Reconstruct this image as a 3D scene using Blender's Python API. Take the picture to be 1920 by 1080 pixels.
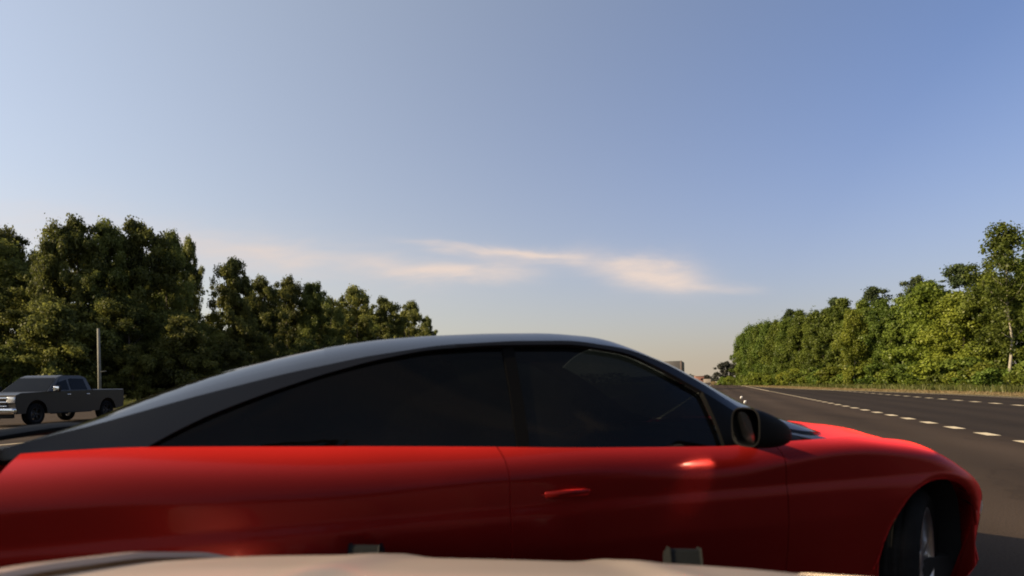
import bpy, bmesh, math, random
import numpy as np
from mathutils import Vector, Matrix

for o in list(bpy.data.objects): bpy.data.objects.remove(o)
S = bpy.context.scene
COL = S.collection
R = math.radians

# ------------------------------------------------------------------ camera
F_PX, CX, CY, CAM_H, ROLL = 1150.0, 960.0, 720.0, 1.25, R(0.9)
cd = bpy.data.cameras.new('camera'); cam = bpy.data.objects.new('camera', cd); COL.objects.link(cam)
cd.sensor_width = 36; cd.lens = 36 * F_PX / 1920; cd.shift_y = (CY - 540) / 1920
cd.clip_start = 0.05; cd.clip_end = 9000
cd.dof.use_dof = True; cd.dof.focus_distance = 28; cd.dof.aperture_fstop = 2.4
cr, sr = math.cos(ROLL), math.sin(ROLL)
cam.matrix_world = Matrix(((cr, sr, 0, 0), (0, 0, -1, 0), (-sr, cr, 0, CAM_H), (0, 0, 0, 1)))
S.camera = cam

# ------------------------------------------------------------------ sun, sky, exposure
SUN_EL = R(23); SUN_AZ = Vector((-0.976, -0.220, 0)).normalized()
SUN = Vector((SUN_AZ.x * math.cos(SUN_EL), SUN_AZ.y * math.cos(SUN_EL), math.sin(SUN_EL)))
sd = bpy.data.lights.new('sun', 'SUN'); so = bpy.data.objects.new('sun', sd); COL.objects.link(so)
sd.energy = 5.0; sd.angle = R(0.5); sd.color = (1.0, 0.78, 0.50)
so.rotation_euler = SUN.to_track_quat('Z', 'Y').to_euler()
S.view_settings.view_transform = 'Standard'; S.view_settings.look = 'None'
S.view_settings.exposure = 0.95; S.view_settings.gamma = 1.0; S.view_settings.use_curve_mapping = False
S.render.resolution_x = 1024; S.render.resolution_y = 576
S.render.filter_size = 1.7
S.cycles.filter_width = 1.9
S.cycles.caustics_reflective = True; S.cycles.blur_glossy = 0.0

W = bpy.data.worlds.new('World'); S.world = W; W.use_nodes = True
nt = W.node_tree; nt.nodes.clear()
def N(t, **k):
    n = nt.nodes.new(t)
    for a, b in k.items(): setattr(n, a, b)
    return n
def L(a, b): nt.links.new(a, b)
def M(op, a, b=None, c=None):
    n = N('ShaderNodeMath', operation=op)
    for i, v in enumerate((a, b, c)):
        if v is None: continue
        if isinstance(v, (int, float)): n.inputs[i].default_value = v
        else: L(v, n.inputs[i])
    return n.outputs[0]
def MIX(f, a, b, blend='MIX'):
    n = N('ShaderNodeMix', data_type='RGBA', blend_type=blend)
    for i, v in ((0, f), (6, a), (7, b)):
        if isinstance(v, (int, float)): n.inputs[i].default_value = v
        elif isinstance(v, tuple): n.inputs[i].default_value = (*v, 1)
        else: L(v, n.inputs[i])
    return n.outputs[2]
sky = N('ShaderNodeTexSky', sky_type='NISHITA', sun_disc=False, sun_elevation=SUN_EL,
        sun_rotation=math.atan2(SUN_AZ.x, SUN_AZ.y), altitude=50, air_density=1.0, dust_density=1.6, ozone_density=2.2)
geo = N('ShaderNodeTexCoord'); sep = N('ShaderNodeSeparateXYZ'); L(geo.outputs['Generated'], sep.inputs[0])
sx, sy, sz = sep.outputs
ysafe = M('MAXIMUM', sy, 0.02)
U, V = M('DIVIDE', sx, ysafe), M('DIVIDE', sz, ysafe)
comb = N('ShaderNodeCombineXYZ'); L(U, comb.inputs[0]); L(M('MULTIPLY', V, 4.0), comb.inputs[1])
nz = N('ShaderNodeTexNoise'); nz.inputs['Scale'].default_value = 5.0; nz.inputs['Detail'].default_value = 7; nz.inputs['Roughness'].default_value = .6
nz.inputs['Distortion'].default_value = .6
L(comb.outputs[0], nz.inputs['Vector'])
wob = M('MULTIPLY', M('SUBTRACT', nz.outputs['Fac'], .5), .045)
def streak(x0, y0, x1, y1, th, amp, edge=.35):
    # an elongated wisp between two directions of the sky
    x0, x1 = (x0 - CX) / F_PX, (x1 - CX) / F_PX; y0, y1 = (CY - y0) / F_PX, (CY - y1) / F_PX
    mx, my = (x0 + x1) / 2, (y0 + y1) / 2; ln = math.hypot(x1 - x0, y1 - y0) / 2
    c, s = (x1 - x0) / 2 / ln, (y1 - y0) / 2 / ln
    du, dv = M('SUBTRACT', U, mx), M('ADD', M('SUBTRACT', V, my), wob)
    a = M('ADD', M('MULTIPLY', du, c / ln), M('MULTIPLY', dv, s / ln))
    b = M('ADD', M('MULTIPLY', du, -s), M('MULTIPLY', dv, c))
    b = M('DIVIDE', b, th / F_PX)
    a4 = M('POWER', M('ABSOLUTE', a), 4.0)
    e = M('EXPONENT', M('MULTIPLY', M('ADD', a4, M('MULTIPLY', b, b)), -1.0))
    return M('MULTIPLY', e, amp)
tot = None
for st in [(770, 452, 1100, 492, 9, .75), (900, 472, 1090, 488, 16, .6), (1080, 492, 1330, 532, 26, .8), (1150, 515, 1310, 516, 30, .6), (1250, 535, 1430, 548, 9, .4),
           (740, 500, 1010, 513, 17, 1.0), (480, 470, 860, 510, 20, .5), (300, 448, 560, 474, 30, .5), (100, 430, 900, 520, 60, .22), (-300, 380, 300, 440, 60, .35)]:
    k = streak(*st); tot = k if tot is None else M('ADD', tot, k)
nz2 = N('ShaderNodeTexNoise'); nz2.inputs['Scale'].default_value = 16; nz2.inputs['Detail'].default_value = 6; L(comb.outputs[0], nz2.inputs['Vector'])
tot = M('MULTIPLY', tot, M('ADD', M('MULTIPLY', nz2.outputs['Fac'], 1.2), .35))
tot = M('MINIMUM', M('MULTIPLY', tot, .72), 1.0)
tot = M('MULTIPLY', tot, M('GREATER_THAN', sy, 0.03))
# thin high cirrus over the half of the sky behind the camera, mirrored in the side glass
nb = N('ShaderNodeTexNoise'); nb.inputs['Scale'].default_value = 3.2; nb.inputs['Detail'].default_value = 6; nb.inputs['Distortion'].default_value = .7; L(geo.outputs['Generated'], nb.inputs['Vector'])
cb = N('ShaderNodeMapRange', interpolation_type='SMOOTHSTEP'); cb.inputs[1].default_value = .50; cb.inputs[2].default_value = .72; cb.inputs[4].default_value = .55; L(nb.outputs['Fac'], cb.inputs[0])
bk = N('ShaderNodeMapRange', interpolation_type='SMOOTHSTEP'); bk.inputs[1].default_value = 0.0; bk.inputs[2].default_value = -.35; L(sy, bk.inputs[0])
tot = M('ADD', tot, M('MULTIPLY', cb.outputs[0], bk.outputs[0]))
# warm dusty air low over the whole horizon, thinning upwards
el = M('MAXIMUM', sz, 0.0)
low = M('EXPONENT', M('MULTIPLY', el, -5.4))
SKY_TINT = (.99, 1.06, 1.32)
HAZE_COL = (4.5, 3.7, 2.75)
base = MIX(1.0, sky.outputs[0], SKY_TINT, 'MULTIPLY')
base = MIX(M('MULTIPLY', low, .93), base, HAZE_COL)
# bright aureole of dusty air widening around the low sun
dt = M('ADD', M('ADD', M('MULTIPLY', sx, SUN.x), M('MULTIPLY', sy, SUN.y)), M('MULTIPLY', sz, SUN.z))
glow = M('MAXIMUM', M('SUBTRACT', M('MULTIPLY', M('ADD', dt, 1.0), .5), .26), 0.0)
base = MIX(glow, base, (4.5, 4.35, 2.8), 'ADD')
cloudy = MIX(tot, base, (6.5, 5.45, 4.9))
bg = N('ShaderNodeBackground'); L(cloudy, bg.inputs[0]); bg.inputs[1].default_value = 0.0635
wo = N('ShaderNodeOutputWorld'); L(bg.outputs[0], wo.inputs[0])

# ------------------------------------------------------------------ helpers
def tag(o, label=None, cat=None, group=None, kind=None):
    for k, v in (('label', label), ('category', cat), ('group', group), ('kind', kind)):
        if v: o[k] = v
    return o
def empty(name, loc, rz=0, scale=1):
    o = bpy.data.objects.new(name, None); COL.objects.link(o); o.location = loc; o.rotation_euler = (0, 0, rz)
    o.empty_display_size = .3; o.scale = (scale,) * 3
    return o
def mesh_obj(name, v, f, mat, parent=None, smooth=True, flip=False):
    me = bpy.data.meshes.new(name)
    me.from_pydata([tuple(p) for p in v], [], [tuple(reversed(q)) if flip else q for q in f]); me.update()
    if smooth: me.polygons.foreach_set('use_smooth', [True] * len(me.polygons))
    for m in (mat if isinstance(mat, list) else [mat]): me.materials.append(m)
    o = bpy.data.objects.new(name, me); COL.objects.link(o)
    if parent: o.parent = parent
    return o
def bm_obj(name, bm, mat, parent=None, smooth=True):
    me = bpy.data.meshes.new(name); bmesh.ops.recalc_face_normals(bm, faces=bm.faces); bm.to_mesh(me); bm.free()
    if smooth:
        me.polygons.foreach_set('use_smooth', [True] * len(me.polygons)); 
        try: me.set_sharp_from_angle(angle=R(35))
        except Exception: pass
    me.materials.append(mat); o = bpy.data.objects.new(name, me); COL.objects.link(o)
    if parent: o.parent = parent
    return o
def interp(tab, s):
    if s <= tab[0][0]: return tab[0][1]
    for (a, b), (c, d) in zip(tab, tab[1:]):
        if s <= c: return b + (d - b) * (s - a) / (c - a)
    return tab[-1][1]
def smoothtab(tab, n=4, step=.05):
    # densify and round off a table so that silhouettes stay curved
    a, b = tab[0][0], tab[-1][0]; xs = np.arange(a, b + 1e-6, step); ys = np.interp(xs, [t[0] for t in tab], [t[1] for t in tab])
    for _ in range(n):
        y2 = ys.copy(); y2[1:-1] = (ys[:-2] + 2 * ys[1:-1] + ys[2:]) / 4; ys = y2
    return list(zip(xs.tolist(), ys.tolist()))
def add_box(bm, c, size, rot=None, bev=0.0, seg=2):
    r = bmesh.ops.create_cube(bm, size=1); vs = r['verts']
    bmesh.ops.scale(bm, vec=size, verts=vs)
    if bev > 0:
        es = {e for v in vs for e in v.link_edges}
        rr = bmesh.ops.bevel(bm, geom=list(es), offset=bev, segments=seg, affect='EDGES', profile=.5); vs = list({v for f in rr['faces'] for v in f.verts} | {v for v in vs if v.is_valid})
    if rot is not None: bmesh.ops.rotate(bm, cent=(0, 0, 0), matrix=rot, verts=vs)
    bmesh.ops.translate(bm, vec=c, verts=vs)
def box(name, c, size, mat, parent=None, rot=None, bev=.01, seg=2):
    bm = bmesh.new(); add_box(bm, c, size, rot, bev, seg); return bm_obj(name, bm, mat, parent)
def tube_vf(path, rad, n=8, cap=True):
    v, f = [], []; m = len(path)
    for i, p in enumerate(path):
        p = Vector(p); t = (Vector(path[min(i + 1, m - 1)]) - Vector(path[max(i - 1, 0)])).normalized()
        a = t.orthogonal().normalized() if abs(t.z) < .9 else Vector((1, 0, 0)); a = (a - t * a.dot(t)).normalized(); b = t.cross(a)
        r = rad[i] if isinstance(rad, (list, tuple)) else rad
        for k in range(n):
            q = 2 * math.pi * k / n; v.append(p + (a * math.cos(q) + b * math.sin(q)) * r)
    for i in range(m - 1):
        for k in range(n): f.append((i * n + k, i * n + (k + 1) % n, (i + 1) * n + (k + 1) % n, (i + 1) * n + k))
    if cap: f.append(tuple(range(n - 1, -1, -1))); f.append(tuple((m - 1) * n + k for k in range(n)))
    return v, f
def tube(name, path, rad, mat, parent=None, n=8):
    v, f = tube_vf(path, rad, n); return mesh_obj(name, v, f, mat, parent)
def lathe(name, prof, mat, parent=None, n=40, axis='Y'):
    # prof: (radius, along axis)
    v, f = [], []; m = len(prof)
    for (r, y) in prof:
        for k in range(n):
            q = 2 * math.pi * k / n; v.append((r * math.cos(q), y, r * math.sin(q)))
    for i in range(m - 1):
        for k in range(n): f.append((i * n + k, i * n + (k + 1) % n, (i + 1) * n + (k + 1) % n, (i + 1) * n + k))
    return mesh_obj(name, v, f, mat, parent)
def grid(name, rows, mat, parent=None, thick=0.0, flip=False):
    v = [p for r in rows for p in r]; n = len(rows[0])
    f = [(i * n + j, i * n + j + 1, (i + 1) * n + j + 1, (i + 1) * n + j) for i in range(len(rows) - 1) for j in range(n - 1)]
    o = mesh_obj(name, v, f, mat, parent, flip=flip)
    if thick:
        m = o.modifiers.new('s', 'SOLIDIFY'); m.thickness = thick; m.offset = -1; m.use_even_offset = False
        es = o.modifiers.new('e', 'EDGE_SPLIT'); es.split_angle = R(55)
    return o
def copy_tree(o, parent=None):
    c = o.copy(); COL.objects.link(c); c.parent = parent
    for ch in list(o.children): copy_tree(ch, c)
    return c

# ------------------------------------------------------------------ materials
def mat(name, col, rough=.6, metal=0, coat=0, coat_r=.03, spec=.5, noise=None, bump=None, trans=0, sheen=0):
    m = bpy.data.materials.new(name); m.use_nodes = True; t = m.node_tree; p = t.nodes['Principled BSDF']
    p.inputs['Base Color'].default_value = (*col, 1); p.inputs['Roughness'].default_value = rough; p.inputs['Metallic'].default_value = metal
    p.inputs['Coat Weight'].default_value = coat; p.inputs['Coat Roughness'].default_value = coat_r; p.inputs['Specular IOR Level'].default_value = spec
    if trans: p.inputs['Transmission Weight'].default_value = trans
    tc = t.nodes.new('ShaderNodeTexCoord')
    if noise:
        sc, amt = noise[:2]; n = t.nodes.new('ShaderNodeTexNoise'); n.inputs['Scale'].default_value = sc; n.inputs['Detail'].default_value = 8
        t.links.new(tc.outputs['Object'], n.inputs['Vector'])
        rp = t.nodes.new('ShaderNodeMapRange'); rp.inputs[3].default_value = 1 - amt; rp.inputs[4].default_value = 1 + amt; rp.inputs[1].default_value = .25; rp.inputs[2].default_value = .75
        t.links.new(n.outputs['Fac'], rp.inputs[0])
        mx = t.nodes.new('ShaderNodeMix'); mx.data_type = 'RGBA'; mx.blend_type = 'MULTIPLY'; mx.inputs[0].default_value = 1; mx.inputs[6].default_value = (*col, 1)
        t.links.new(rp.outputs[0], mx.inputs[7]); t.links.new(mx.outputs[2], p.inputs['Base Color'])
    if bump:
        sc, st = bump; n = t.nodes.new('ShaderNodeTexNoise'); n.inputs['Scale'].default_value = sc; n.inputs['Detail'].default_value = 5
        t.links.new(tc.outputs['Object'], n.inputs['Vector']); b = t.nodes.new('ShaderNodeBump'); b.inputs['Strength'].default_value = st; b.inputs['Distance'].default_value = .01
        t.links.new(n.outputs['Fac'], b.inputs['Height']); t.links.new(b.outputs[0], p.inputs['Normal'])
    return m
RED = mat('red_paint', (.10, .005, .004), .34, .58, .14, .06, noise=(3, .06))
rp_ = RED.node_tree.nodes['Principled BSDF']; rp_.inputs['Sheen Weight'].default_value = 1.0; rp_.inputs['Sheen Roughness'].default_value = .40; rp_.inputs['Sheen Tint'].default_value = (1, .04, .035, 1)
RED.node_tree.nodes['Principled BSDF'].inputs['Specular Tint'].default_value = (1, .10, .12, 1)
PGL = mat('black_pillar_trim', (.003, .003, .003), .5, spec=.04)
RTOP = mat('black_roof_panel', (.006, .006, .007), .32, spec=.22)
BLK = mat('black_gloss_paint', (.005, .005, .005), .6, 0, .0, .10, spec=.05)
ROOF = mat('black_roof_paint', (.005, .005, .006), .25, 0, .0, .2, spec=.38)
BPL = mat('black_plastic', (.007, .007, .007), .6, spec=.2, bump=(300, .2))
RUB = mat('rubber', (.006, .006, .006), .9, spec=.1, noise=(14, .25), bump=(60, .4))
RIM = mat('alloy', (.42, .42, .44), .28, .9)
CHR = mat('chrome', (.75, .75, .75), .12, 1)
DARK = mat('dark_inside', (.004, .004, .004), .9)
SEAT = mat('seat_fabric', (.018, .018, .019), .85, bump=(200, .3))
MIR = mat('mirror_glass', (.92, .92, .92), .17, 1)
HOOD = mat('pale_body_paint', (.48, .395, .31), .42, .1, .5, .12, noise=(2.5, .08))
LAMP_R = mat('tail_lamp', (.25, .01, .01), .2, coat=1)
LAMP_C = mat('clear_lamp', (.6, .6, .58), .15, .4, 1)
def glass(name, tint, refl=1.0, dirt_reflection=.03, ior=1.34):
    m = bpy.data.materials.new(name); m.use_nodes = True; t = m.node_tree; t.nodes.clear()
    tr = t.nodes.new('ShaderNodeBsdfTransparent'); tr.inputs[0].default_value = (*tint, 1)
    gl = t.nodes.new('ShaderNodeBsdfGlossy'); gl.inputs['Roughness'].default_value = .04
    fr = t.nodes.new('ShaderNodeFresnel'); fr.inputs[0].default_value = ior
    df = t.nodes.new('ShaderNodeBsdfDiffuse'); df.inputs[0].default_value = (.30, .30, .28, 1)
    tc = t.nodes.new('ShaderNodeTexCoord'); n = t.nodes.new('ShaderNodeTexNoise'); n.inputs['Scale'].default_value = 2.2; n.inputs['Detail'].default_value = 9; n.inputs['Distortion'].default_value = .8
    t.links.new(tc.outputs['Object'], n.inputs[0])
    mm = t.nodes.new('ShaderNodeMath'); mm.operation = 'MULTIPLY'; mm.inputs[1].default_value = dirt_reflection * 2; t.links.new(n.outputs['Fac'], mm.inputs[0])
    m1 = t.nodes.new('ShaderNodeMixShader'); m2 = t.nodes.new('ShaderNodeMixShader'); o = t.nodes.new('ShaderNodeOutputMaterial')
    t.links.new(mm.outputs[0], m1.inputs[0]); t.links.new(tr.outputs[0], m1.inputs[1]); t.links.new(df.outputs[0], m1.inputs[2])
    ge = t.nodes.new('ShaderNodeNewGeometry'); io = t.nodes.new('ShaderNodeMapRange'); io.inputs[3].default_value = ior; io.inputs[4].default_value = 1 / ior
    t.links.new(ge.outputs['Backfacing'], io.inputs[0]); t.links.new(io.outputs[0], fr.inputs[0])   # a single pane reflects alike from both faces
    t.links.new(fr.outputs[0], m2.inputs[0]); t.links.new(m1.outputs[0], m2.inputs[1]); t.links.new(gl.outputs[0], m2.inputs[2])
    t.links.new(m2.outputs[0], o.inputs[0]); return m
GLASS = glass('tinted_glass', (.02, .024, .024), dirt_reflection=.006, ior=1.24)
DGLASS = glass('door_glass', (.035, .042, .042), dirt_reflection=.008, ior=1.27)  # noise film is dirt and also imitates soft cloud reflections in this pane
RGLASS = glass('rear_glass', (.01, .012, .012), dirt_reflection=.03, ior=1.5)
WGLASS = glass('windscreen_glass', (.25, .28, .27), dirt_reflection=.02)

def ground_mat(name, c1, c2, scale, fine, bump=.3, streak=None, rough=.9, c3=None):
    m = bpy.data.materials.new(name); m.use_nodes = True; t = m.node_tree; p = t.nodes['Principled BSDF']; p.inputs['Roughness'].default_value = rough
    p.inputs['Specular IOR Level'].default_value = .08
    tc = t.nodes.new('ShaderNodeTexCoord'); mp = t.nodes.new('ShaderNodeMapping'); t.links.new(tc.outputs['Object'], mp.inputs[0])
    if streak: mp.inputs['Rotation'].default_value = (0, 0, streak[0]); mp.inputs['Scale'].default_value = (1, streak[1], 1)
    a = t.nodes.new('ShaderNodeTexNoise'); a.inputs['Scale'].default_value = scale; a.inputs['Detail'].default_value = 6; t.links.new(mp.outputs[0], a.inputs[0])
    b = t.nodes.new('ShaderNodeTexNoise'); b.inputs['Scale'].default_value = fine; b.inputs['Detail'].default_value = 4; t.links.new(tc.outputs['Object'], b.inputs[0])
    r = t.nodes.new('ShaderNodeMapRange'); r.inputs[1].default_value = .3; r.inputs[2].default_value = .7; t.links.new(a.outputs['Fac'], r.inputs[0])
    mx = t.nodes.new('ShaderNodeMix'); mx.data_type = 'RGBA'; mx.inputs[6].default_value = (*c1, 1); mx.inputs[7].default_value = (*c2, 1); t.links.new(r.outputs[0], mx.inputs[0])
    r2 = t.nodes.new('ShaderNodeMapRange'); r2.inputs[1].default_value = .3; r2.inputs[2].default_value = .7; r2.inputs[3].default_value = .7; r2.inputs[4].default_value = 1.3; t.links.new(b.outputs['Fac'], r2.inputs[0])
    m2 = t.nodes.new('ShaderNodeMix'); m2.data_type = 'RGBA'; m2.blend_type = 'MULTIPLY'; m2.inputs[0].default_value = 1; t.links.new(mx.outputs[2], m2.inputs[6]); t.links.new(r2.outputs[0], m2.inputs[7])
    last = m2.outputs[2]
    if 'asphalt' in name:      # sealed cracks and wheel-polished bands along the lanes
        vo = t.nodes.new('ShaderNodeTexVoronoi'); vo.feature = 'DISTANCE_TO_EDGE'; vo.inputs['Scale'].default_value = .16
        dn = t.nodes.new('ShaderNodeTexNoise'); dn.inputs['Scale'].default_value = .9; dn.inputs['Detail'].default_value = 5; t.links.new(tc.outputs['Object'], dn.inputs[0])
        vs_ = t.nodes.new('ShaderNodeVectorMath'); vs_.operation = 'MULTIPLY_ADD'; vs_.inputs[1].default_value = (2.2, 2.2, 0); t.links.new(dn.outputs['Color'], vs_.inputs[0]); t.links.new(tc.outputs['Object'], vs_.inputs[2])
        t.links.new(vs_.outputs[0], vo.inputs['Vector'])
        cr2 = t.nodes.new('ShaderNodeMapRange'); cr2.inputs[1].default_value = .0; cr2.inputs[2].default_value = .012; cr2.inputs[3].default_value = .78; cr2.inputs[4].default_value = 1.0; t.links.new(vo.outputs['Distance'], cr2.inputs[0])
        wv = t.nodes.new('ShaderNodeTexWave'); wv.wave_type = 'BANDS'; wv.bands_direction = 'X'; wv.inputs['Scale'].default_value = .17; wv.inputs['Distortion'].default_value = 1.2; wv.inputs['Detail'].default_value = 3
        m3_ = t.nodes.new('ShaderNodeMapping'); m3_.inputs['Rotation'].default_value = (0, 0, PHI); t.links.new(tc.outputs['Object'], m3_.inputs[0]); t.links.new(m3_.outputs[0], wv.inputs[0])
        wr3 = t.nodes.new('ShaderNodeMapRange'); wr3.inputs[3].default_value = .86; wr3.inputs[4].default_value = 1.14; t.links.new(wv.outputs['Fac'], wr3.inputs[0])
        mu = t.nodes.new('ShaderNodeMath'); mu.operation = 'MULTIPLY'; t.links.new(cr2.outputs[0], mu.inputs[0]); t.links.new(wr3.outputs[0], mu.inputs[1])
        m4 = t.nodes.new('ShaderNodeMix'); m4.data_type = 'RGBA'; m4.blend_type = 'MULTIPLY'; m4.inputs[0].default_value = 1; t.links.new(last, m4.inputs[6]); t.links.new(mu.outputs[0], m4.inputs[7]); last = m4.outputs[2]
    t.links.new(last, p.inputs['Base Color'])
    bp = t.nodes.new('ShaderNodeBump'); bp.inputs['Strength'].default_value = bump; bp.inputs['Distance'].default_value = .02; t.links.new(b.outputs['Fac'], bp.inputs['Height']); t.links.new(bp.outputs[0], p.inputs['Normal'])
    return m
PHI = math.atan((1345 - CX) / F_PX)
ASPH = ground_mat('asphalt', (.034, .024, .0165), (.052, .037, .026), .35, 60, .35, streak=(-PHI, .04))
ASPH2 = ground_mat('newer_asphalt', (.022, .0165, .012), (.032, .024, .018), .3, 60, .35, streak=(-PHI, .05))
GRASS = ground_mat('grass_ground', (.04, .044, .013), (.07, .06, .02), .08, 6, .8)
DRY = ground_mat('dry_verge', (.24, .18, .10), (.14, .13, .055), .6, 10, .8)
FIELD = ground_mat('dry_field', (.20, .16, .06), (.14, .13, .045), .05, 4, .8)
PAINT = ground_mat('road_paint', (.64, .54, .36), (.50, .42, .28), 3, 90, .2, rough=.6)

def leaf_mat(name, dark, light, transl=.35):
    m = bpy.data.materials.new(name); m.use_nodes = True; t = m.node_tree; t.nodes.clear()
    at = t.nodes.new('ShaderNodeAttribute'); at.attribute_name = 'tint'
    oi = t.nodes.new('ShaderNodeObjectInfo')
    mx = t.nodes.new('ShaderNodeMix'); mx.data_type = 'RGBA'; mx.inputs[6].default_value = (*dark, 1); mx.inputs[7].default_value = (*light, 1); t.links.new(at.outputs['Fac'], mx.inputs[0])
    hs = t.nodes.new('ShaderNodeHueSaturation'); t.links.new(mx.outputs[2], hs.inputs['Color'])
    r = t.nodes.new('ShaderNodeMapRange'); r.inputs[3].default_value = .72; r.inputs[4].default_value = 1.3; t.links.new(oi.outputs['Random'], r.inputs[0]); t.links.new(r.outputs[0], hs.inputs['Value'])
    r3 = t.nodes.new('ShaderNodeMapRange'); r3.inputs[3].default_value = .485; r3.inputs[4].default_value = .515; 
    fm = t.nodes.new('ShaderNodeMath'); fm.operation = 'FRACT'; f2 = t.nodes.new('ShaderNodeMath'); f2.operation = 'MULTIPLY'; f2.inputs[1].default_value = 7.3
    t.links.new(oi.outputs['Random'], f2.inputs[0]); t.links.new(f2.outputs[0], fm.inputs[0]); t.links.new(fm.outputs[0], r3.inputs[0]); t.links.new(r3.outputs[0], hs.inputs['Hue'])
    d = t.nodes.new('ShaderNodeBsdfDiffuse'); tl = t.nodes.new('ShaderNodeBsdfTranslucent'); ms = t.nodes.new('ShaderNodeMixShader'); ms.inputs[0].default_value = transl
    g = t.nodes.new('ShaderNodeBsdfGlossy'); g.inputs['Roughness'].default_value = .45; m3 = t.nodes.new('ShaderNodeMixShader'); m3.inputs[0].default_value = .012
    o = t.nodes.new('ShaderNodeOutputMaterial')
    for q in (d, tl): t.links.new(hs.outputs[0], q.inputs[0])
    t.links.new(d.outputs[0], ms.inputs[1]); t.links.new(tl.outputs[0], ms.inputs[2])
    t.links.new(ms.outputs[0], m3.inputs[1]); t.links.new(g.outputs[0], m3.inputs[2]); t.links.new(m3.outputs[0], o.inputs[0]); return m
LEAF_L = leaf_mat('oak_leaves', (.040, .050, .012), (.20, .21, .050), .5)
LEAF_R = leaf_mat('bright_leaves', (.045, .070, .010), (.14, .18, .030), .4)
LEAF_P = leaf_mat('pine_needles', (.03, .044, .016), (.07, .09, .035), .2)
LEAF_Y = leaf_mat('yellowish_leaves', (.075, .10, .012), (.19, .22, .030), .45)
LEAF_F = leaf_mat('far_hazed_leaves', (.035, .038, .03), (.06, .06, .045), .2)  # grey of the distance haze is put into the leaf colour
BARK = mat('bark', (.10, .08, .06), .9, noise=(6, .4), bump=(20, .8))
PALEBARK = mat('pale_bark', (.24, .22, .17), .85, noise=(8, .3), bump=(20, .6))
WEED = leaf_mat('weeds', (.045, .055, .012), (.13, .13, .035), .35)
DRYG = leaf_mat('dry_grass', (.13, .10, .04), (.28, .22, .11), .35)

# ------------------------------------------------------------------ projection helpers (photo pixel -> ground)
def gp(px, py, z=0.0):
    a = (px - CX) / F_PX; b = (CY - py) / F_PX
    X = a * cr + b * sr; Z = b * cr - a * sr
    t = (z - CAM_H) / Z
    return Vector((X * t, t, z))
def at(px, Y, z=0.0):
    # a point on the ground at depth Y in the direction of column px
    a = (px - CX) / F_PX
    return Vector((a * Y, Y, z))
RD = Vector((math.sin(PHI), math.cos(PHI), 0)); RN = Vector((math.cos(PHI), -math.sin(PHI), 0))   # road direction and its right-hand side
def rp(l, t, z=0): 
    p = RN * l + RD * t; return Vector((p.x, p.y, z))

# ------------------------------------------------------------------ ground and road
def sheet(name, pts, m, z):
    o = mesh_obj(name, [(p[0], p[1], z) for p in pts], [tuple(range(len(pts)))], m, smooth=False)
    if o.data.polygons[0].normal.z < 0: o.data.flip_normals()
    return o
def strip(name, left, right, m, z):
    v = [(p[0], p[1], z) for p in left] + [(p[0], p[1], z) for p in right]; n = len(left)
    o = mesh_obj(name, v, [(i, n + i, n + i + 1, i + 1) for i in range(n - 1)], m, smooth=False)
    if o.data.polygons[0].normal.z < 0: o.data.flip_normals()
    return tag(o, kind='structure')
tag(sheet('ground', [(-4000, -1500), (4000, -1500), (4000, 6000), (-4000, 6000)], GRASS, -.012), kind='structure')
EDGE = [(10.5, -40), (21.5, 5), (27, 25), (32.0, 43), (34.4, 57), (37.2, 76), (43.5, 105), (53, 140), (66, 185), (92, 270), (155, 480), (235, 760)]   # right edge of the asphalt
CENT = [rp(5.7, t) for t in (-40, -10, 10, 30, 45, 60, 80, 110, 150, 200, 290, 500, 790)]
def along(tab, y): return interp([(b, a) for a, b in tab], y)
ys = [-40, -10, 5, 15, 25, 35, 43, 50, 57, 66, 76, 90, 105, 120, 140, 160, 185, 220, 270, 350, 480, 620, 760]
def lineL(l): return [(rp(l, 0).x + (y - rp(l, 0).y) * math.tan(PHI), y) for y in ys]
edge = [(along(EDGE, y), y) for y in ys]
strip('road', lineL(-9), lineL(5.7), ASPH, .0)
strip('widened_lanes', lineL(5.7), edge, ASPH2, .0)
strip('opposite_road', lineL(-38), lineL(-15), ASPH, .0)
strip('verge', [(x, y) for x, y in edge], [(x + 2.2 + y * .010, y) for x, y in edge], DRY, -.004)
tag(sheet('dry_field', [(70, 200), (170, 170), (420, 1200), (120, 1200)], FIELD, -.008), kind='structure')

# painted markings
def para(bm, c, w, l, z=.005):
    a, b = RN * (w / 2), RD * (l / 2)
    bm.faces.new([bm.verts.new(Vector((c.x, c.y, z)) + q) for q in (-a - b, a - b, a + b, -a + b)])
def dashes(l, t0, t1, step, w, ln, name, label, group):
    t = t0
    while t < t1:
        bm = bmesh.new(); para(bm, rp(l, t), w, ln); o = bm_obj(name, bm, PAINT, None, False); o['kind'] = 'structure'
        t += step
def ground_t(px, py, l):
    p = gp(px, py); return p.dot(RD)
t_near = gp(1850, 814).dot(RD); l_near = gp(1850, 814).dot(RN)
t2 = gp(1790, 802).dot(RD); t3 = gp(1657, 773).dot(RD)
print('LANE1', l_near, t_near, t2, gp(1745, 792).dot(RD), gp(1712, 785).dot(RD), gp(1684, 779).dot(RD), t3, [round(gp(*q).dot(RN), 2) for q in ((1790, 802), (1712, 785), (1632, 769), (1560, 756), (1430, 735))])
print('LANE2', [(round(gp(*q).dot(RN), 2), round(gp(*q).dot(RD), 1)) for q in ((1915, 760), (1868, 757), (1822, 753), (1775, 751), (1740, 749))])
print('EDGE', [tuple(round(c, 1) for c in gp(*q)[:2]) for q in ((1920, 742), (1750, 736), (1600, 731), (1480, 727), (1400, 722))])
D1_L, D1_STEP = l_near, 1.93
D2_L, D2_STEP = 12.2, 2.35
dashes(D1_L, t_near - 6 * D1_STEP, 74, D1_STEP, .26, .78, 'lane_dash', '', '')
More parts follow.
